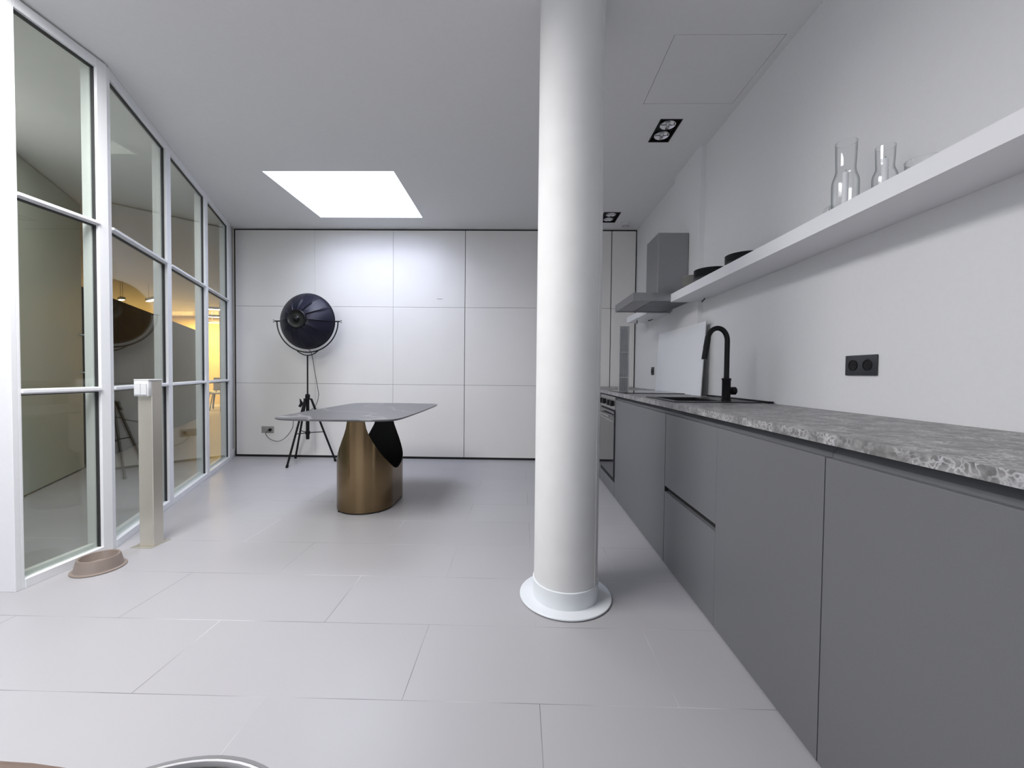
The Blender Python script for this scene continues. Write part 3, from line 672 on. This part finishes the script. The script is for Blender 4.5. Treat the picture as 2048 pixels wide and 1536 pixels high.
# pedestal: stadium-shaped tube, its long sides cut away in a deep curve from the top
R0, HS, ZP = 0.218, 0.115, 0.749
q_len = R0*PI/2+HS
def stad(s, R):                                   # s from 0 (end) to q_len (mid side), one quadrant, x>0, y<0 end
    if s < R0*PI/2: th = s/R0; return (R*math.sin(th), -HS-R*math.cos(th))
    return (R, -HS+(s-R0*PI/2))
tz = [(0.0, 2.0), (0.052, 1.0), (0.060, ZP), (0.067, 0.713), (0.079, 0.650), (0.100, 0.595), (0.137, 0.527), (0.181, 0.461), (0.217, 0.417), (0.283, 0.358), (0.350, 0.315), (0.410, 0.296), (q_len, 0.290)]
def cutz(s):
    for (s0, z0), (s1, z1) in zip(tz, tz[1:]):
        if s <= s1: return z0+(z1-z0)*(s-s0)/(s1-s0)
    return tz[-1][1]
def pedestal(name, R, material, z0=0.0, inset=0.0):
    N = 40; ss = sorted({*[q_len*k/N for k in range(N+1)], 0.052, 0.056, 0.060, 0.064, 0.067, 0.073, 0.079, 0.086, 0.093, 0.1})
    prof = [(s, min(ZP, cutz(s))) for s in ss]
    per = []
    for sx, sy in ((1, 1), (1, -1), (-1, -1), (-1, 1)):
        seq = prof if sx*sy > 0 else prof[::-1]
        for s, z in (seq if True else seq)[:-1]:
            x, y = stad(s, R); per.append((sx*x, sy*y, z-inset))
    bm = bmesh.new(); M_ = 24; cols = []
    for x, y, z in per: cols.append([bm.verts.new((x, y, z0+(z-z0)*k/M_)) for k in range(M_+1)])
    n = len(cols)
    for i in range(n):
        A1, B1 = cols[i], cols[(i+1) % n]
        for k in range(M_): bm.faces.new((A1[k], B1[k], B1[k+1], A1[k+1]))
    return bm, [c[-1] for c in cols]
bm, top1 = pedestal('pedestal', R0, m_bronze, 0.012); pd = obj('pedestal', bm, m_bronze, tb, True)
bm, top2 = pedestal('lining', R0-0.006, m_inblack, 0.013)
obj('pedestal_lining', bm, m_inblack, tb, True)
boxes('pedestal_foot', m_inblack, [(-R0+0.06, R0-0.06, -HS-R0+0.06, HS+R0-0.06, 0.0, 0.010)], tb)
bm = bmesh.new(); N = 64
st = [(R0*0.975*math.cos(t), (HS if math.sin(t) >= 0 else -HS)+R0*0.975*math.sin(t)) for t in [2*PI*k/N for k in range(N)]]
lo = [bm.verts.new((x, y, 0)) for x, y in st]; hi = [bm.verts.new((x, y, 0.012)) for x, y in st]
for k in range(N): bm.faces.new((lo[k], lo[(k+1) % N], hi[(k+1) % N], hi[k]))
bm.faces.new(lo[::-1]); bm.faces.new(hi); obj('base_plate', bm, m_inblack, tb)

# ------------------------------------------------------------------ studio lamp
LX, LY = -2.50, 4.72
lp = thing('studio_floor_lamp', 'black studio floor lamp with round pleated shade on a tripod by the back wall', 'floor lamp', (LX, LY, 0))
zc = 1.663; R = 0.322
# shade: twelve cloth gores on ribs, bulging towards the room (-Y)
bm = bmesh.new(); NG = 12; NS = 8; NR = 10; rings = []
for i in range(NR+1):
    r = 0.085+(R-0.085)*i/NR; ring = []
    t = i/NR; dep = 0.225*(1-t**1.7)
    for k in range(NG*NS):
        a = 2*PI*k/(NG*NS); ph = (k % NS)/NS
        sag = (0.016*ph+0.004*math.sin(PI*ph))*math.sin(PI*min(1, 0.15+0.85*t)*0.999)
        ring.append(bm.verts.new((r*math.cos(a)*(1-sag*0.6), -dep+sag, zc+r*math.sin(a)*(1-sag*0.6))))
    rings.append(ring)
for A1, B1 in zip(rings, rings[1:]):
    n = len(A1)
    for k in range(n): bm.faces.new((A1[k], A1[(k+1) % n], B1[(k+1) % n], B1[k]))
sh = obj('shade', bm, m_cloth, lp, True)
sol = sh.modifiers.new('cloth', 'SOLIDIFY'); sol.thickness = 0.002; sol.offset = 1
MY = Matrix.Translation((0, 0, zc)) @ Matrix.Rotation(PI/2, 4, 'X')      # lathe axis +z -> -y
latheobj('inner_reflector', [(0.02, 0.180), (0.10, 0.155), (0.2, 0.095), (R-0.012, 0.004), (R-0.012, 0.001), (0.2, 0.090), (0.1, 0.150), (0.02, 0.175)], m_inner, sh, M=MY, seg=48)
for k in range(NG):
    a = 2*PI*k/NG; pts = []
    for i in range(0, NR+1, 1):
        t = i/NR; r = 0.085+(R-0.085)*t; pts.append((r*math.cos(a), -0.225*(1-t**1.7)-0.003, zc+r*math.sin(a)))
    tubeobj('rib', pts, 0.0022, m_bmetal, sh, 6)
latheobj('hub', [(0.0, 0.262), (0.018, 0.259), (0.030, 0.250), (0.036, 0.234), (0.050, 0.230), (0.085, 0.236), (0.098, 0.242), (0.106, 0.236), (0.107, 0.216), (0.09, 0.200), (0.0, 0.200)], m_bmetal, lp, M=MY, seg=48)
tubeobj('rim', [(R*math.cos(a), 0.004, zc+R*math.sin(a)) for a in [2*PI*k/72 for k in range(72)]], 0.006, m_bmetal, lp, 8, closed=True)
RY = 0.362
yk = tubeobj('yoke', [(RY*math.cos(a), 0.0, zc+RY*math.sin(a)) for a in [PI+PI*k/48 for k in range(49)]], 0.0075, m_bmetal, lp, 8)
tubeobj('yoke_support', spline([(-0.135, 0, zc-0.333), (-0.10, 0, zc-0.365), (-0.045, 0, zc-0.392), (0, 0, zc-0.398), (0.045, 0, zc-0.392), (0.10, 0, zc-0.365), (0.135, 0, zc-0.333)], 4), 0.006, m_bmetal, lp, 8)
for s in (-1, 1):
    kb = tubeobj('pivot', [(s*(R-0.005), 0, zc), (s*(RY+0.02), 0, zc)], 0.008, m_bmetal, lp, 10)
    tubeobj('wing_nut', [(s*(RY+0.045), 0, zc+0.014), (s*(RY+0.018), 0, zc), (s*(RY+0.045), 0, zc-0.014)], 0.0045, m_bmetal, kb, 6)
tubeobj('upper_rod', [(0, 0, 0.78), (0, 0, zc-0.398)], 0.0085, m_bmetal, lp, 12)
tubeobj('stand_tube', [(0, 0, 0.275), (0, 0, 0.285), (0, 0, 0.80)], [0.018, 0.020, 0.0185], m_bmetal, lp, 16)
latheobj('leg_collar', [(0.0, 0.745), (0.045, 0.745), (0.045, 0.757), (0.026, 0.760), (0.026, 0.800), (0.014, 0.812), (0.0, 0.812)], m_bmetal, lp, seg=24)
latheobj('brace_collar', [(0.0, 0.335), (0.026, 0.335), (0.026, 0.37), (0.0, 0.37)], m_bmetal, lp, seg=24)
for ax_, ay in ((-0.085, -0.285), (-0.262, 0.205), (0.30, 0.07)):
    top = Vector((ax_*0.13, ay*0.13, 0.75)); ft = Vector((ax_, ay, 0.0))
    lg = tubeobj('leg', [ft+Vector((0, 0, 0.006)), top.lerp(ft, 0.5), top], [0.0115, 0.0115, 0.0125], m_bmetal, lp, 10)
    tubeobj('rubber_foot', [ft, ft+Vector((0, 0, 0.004)), ft+(top-ft)*0.04], [0.013, 0.015, 0.014], m_black, lg, 10)
    mid = top.lerp(ft, 0.52)
    tubeobj('brace', [(0, 0, 0.352), tuple(mid)], 0.0055, m_bmetal, lp, 8)
tubeobj('clamp_knob', [(-0.075, -0.04, 0.66), (-0.055, -0.03, 0.70), (-0.06, -0.055, 0.755)], [0.016, 0.018, 0.005], m_bmetal, lp, 10)
wall = BY-LY
cab = spline([(0.02, -0.10, zc-0.29), (0.035, 0.02, zc-0.37), (0.055, 0.05, 1.10), (0.09, 0.06, 0.88), (0.10, 0.06, 0.78), (0.06, 0.06, 0.66), (-0.02, 0.06, 0.60), (-0.13, 0.08, 0.545), (-0.20, 0.12, 0.52), (-0.265, 0.17, 0.47),
              (-0.29, 0.19, 0.38), (-0.37, 0.20, 0.27), (-0.47, 0.20, 0.21), (-0.58, 0.21, 0.235), (-0.645, 0.22, 0.30), (-0.625, wall-0.035, 0.342)], 8)
cb = tubeobj('power_cable', cab, 0.0034, m_cable, lp, 6)
tubeobj('plug', [(-0.617, wall-0.009, 0.342), (-0.617, wall-0.030, 0.342), (-0.622, wall-0.040, 0.342)], [0.019, 0.017, 0.009], m_black, cb, 14)

# ------------------------------------------------------------------ switch pedestal
sp = thing('switch_post', 'brushed metal post with white double light switch on top, before the glass', 'switch post', (-2.252, 2.425, 0))
boxes('base_plate', m_post, [(-0.080, 0.052, -0.062, 0.072, 0.0, 0.004)], sp, bev=0.001)
boxes('post', m_post, [(-0.044, 0.044, -0.038, 0.030, 0.004, 1.008)], sp, bev=0.0025)
latheobj('screw', [(0.0, 0.002), (0.0035, 0.0015), (0.004, 0.0)], m_chrome, sp, M=Matrix.Translation((0, -0.038, 0.075)) @ Matrix.Rotation(PI/2, 4, 'X'), seg=12)
bm = bmesh.new(); box(bm, -0.045, 0.043, -0.062, -0.0385, 0.915, 1.008, bev=0.003); sx = obj('switch_box', bm, m_white, sp, True)
boxes('rocker', m_white, [(-0.038, -0.0015, -0.068, -0.0622, 0.924, 0.992)], sx, bev=0.0015); boxes('rocker', m_white, [(0.0015, 0.036, -0.068, -0.0622, 0.924, 0.992)], sx, bev=0.0015)
boxes('top_cap', m_white, [(-0.046, 0.046, -0.062, 0.032, 1.0085, 1.016)], sp, bev=0.002)

# ------------------------------------------------------------------ pet bowl
bw = thing('pet_bowl', 'taupe plastic pet bowl on the floor against the glass partition', 'bowl', (-2.262, 2.118, 0))
latheobj('bowl_body', [(0.0, 0.012), (0.080, 0.012), (0.098, 0.004), (0.108, 0.0), (0.113, 0.002), (0.112, 0.006), (0.101, 0.010), (0.097, 0.022), (0.088, 0.060), (0.085, 0.067), (0.080, 0.068), (0.076, 0.065), (0.072, 0.050), (0.062, 0.026), (0.045, 0.020), (0.0, 0.018)],
         m_bowl, bw, seg=64)

# ------------------------------------------------------------------ furniture at the bottom edge
st = thing('round_stool', 'round stool with black seat and shiny metal rim at the bottom edge', 'stool', (-0.468, 0.394, 0))
latheobj('seat', [(0.0, 0.452), (0.200, 0.452), (0.212, 0.453), (0.214, 0.43), (0.0, 0.43)], m_leather, st, seg=72)
latheobj('rim', [(0.2145, 0.430), (0.2145, 0.456), (0.2155, 0.4600), (0.2175, 0.4615), (0.2195, 0.460), (0.2195, 0.430)], m_rimw, st, seg=72)
latheobj('outer_band', [(0.220, 0.425), (0.220, 0.460), (0.2255, 0.460), (0.2265, 0.425)], m_rimdark, st, seg=72)
for k in range(4):
    a = PI/4+PI/2*k; tubeobj('leg', [(0.15*math.cos(a), 0.15*math.sin(a), 0.43), (0.19*math.cos(a), 0.19*math.sin(a), 0.0)], 0.012, m_bmetal, st, 10)
rt = thing('round_table', 'round brown wooden table top just showing at the lower left corner', 'table', (-0.465, -0.150, 0))
latheobj('tabletop', [(0.0, 0.69), (0.47, 0.69), (0.492, 0.697), (0.500, 0.708), (0.497, 0.717), (0.490, 0.72), (0.0, 0.72)], m_wood, rt, seg=96)
latheobj('pedestal', [(0.0, 0.69), (0.10, 0.688), (0.035, 0.66), (0.030, 0.10), (0.05, 0.03), (0.14, 0.012), (0.14, 0.0), (0.0, 0.0)], m_bmetal, rt, seg=48)
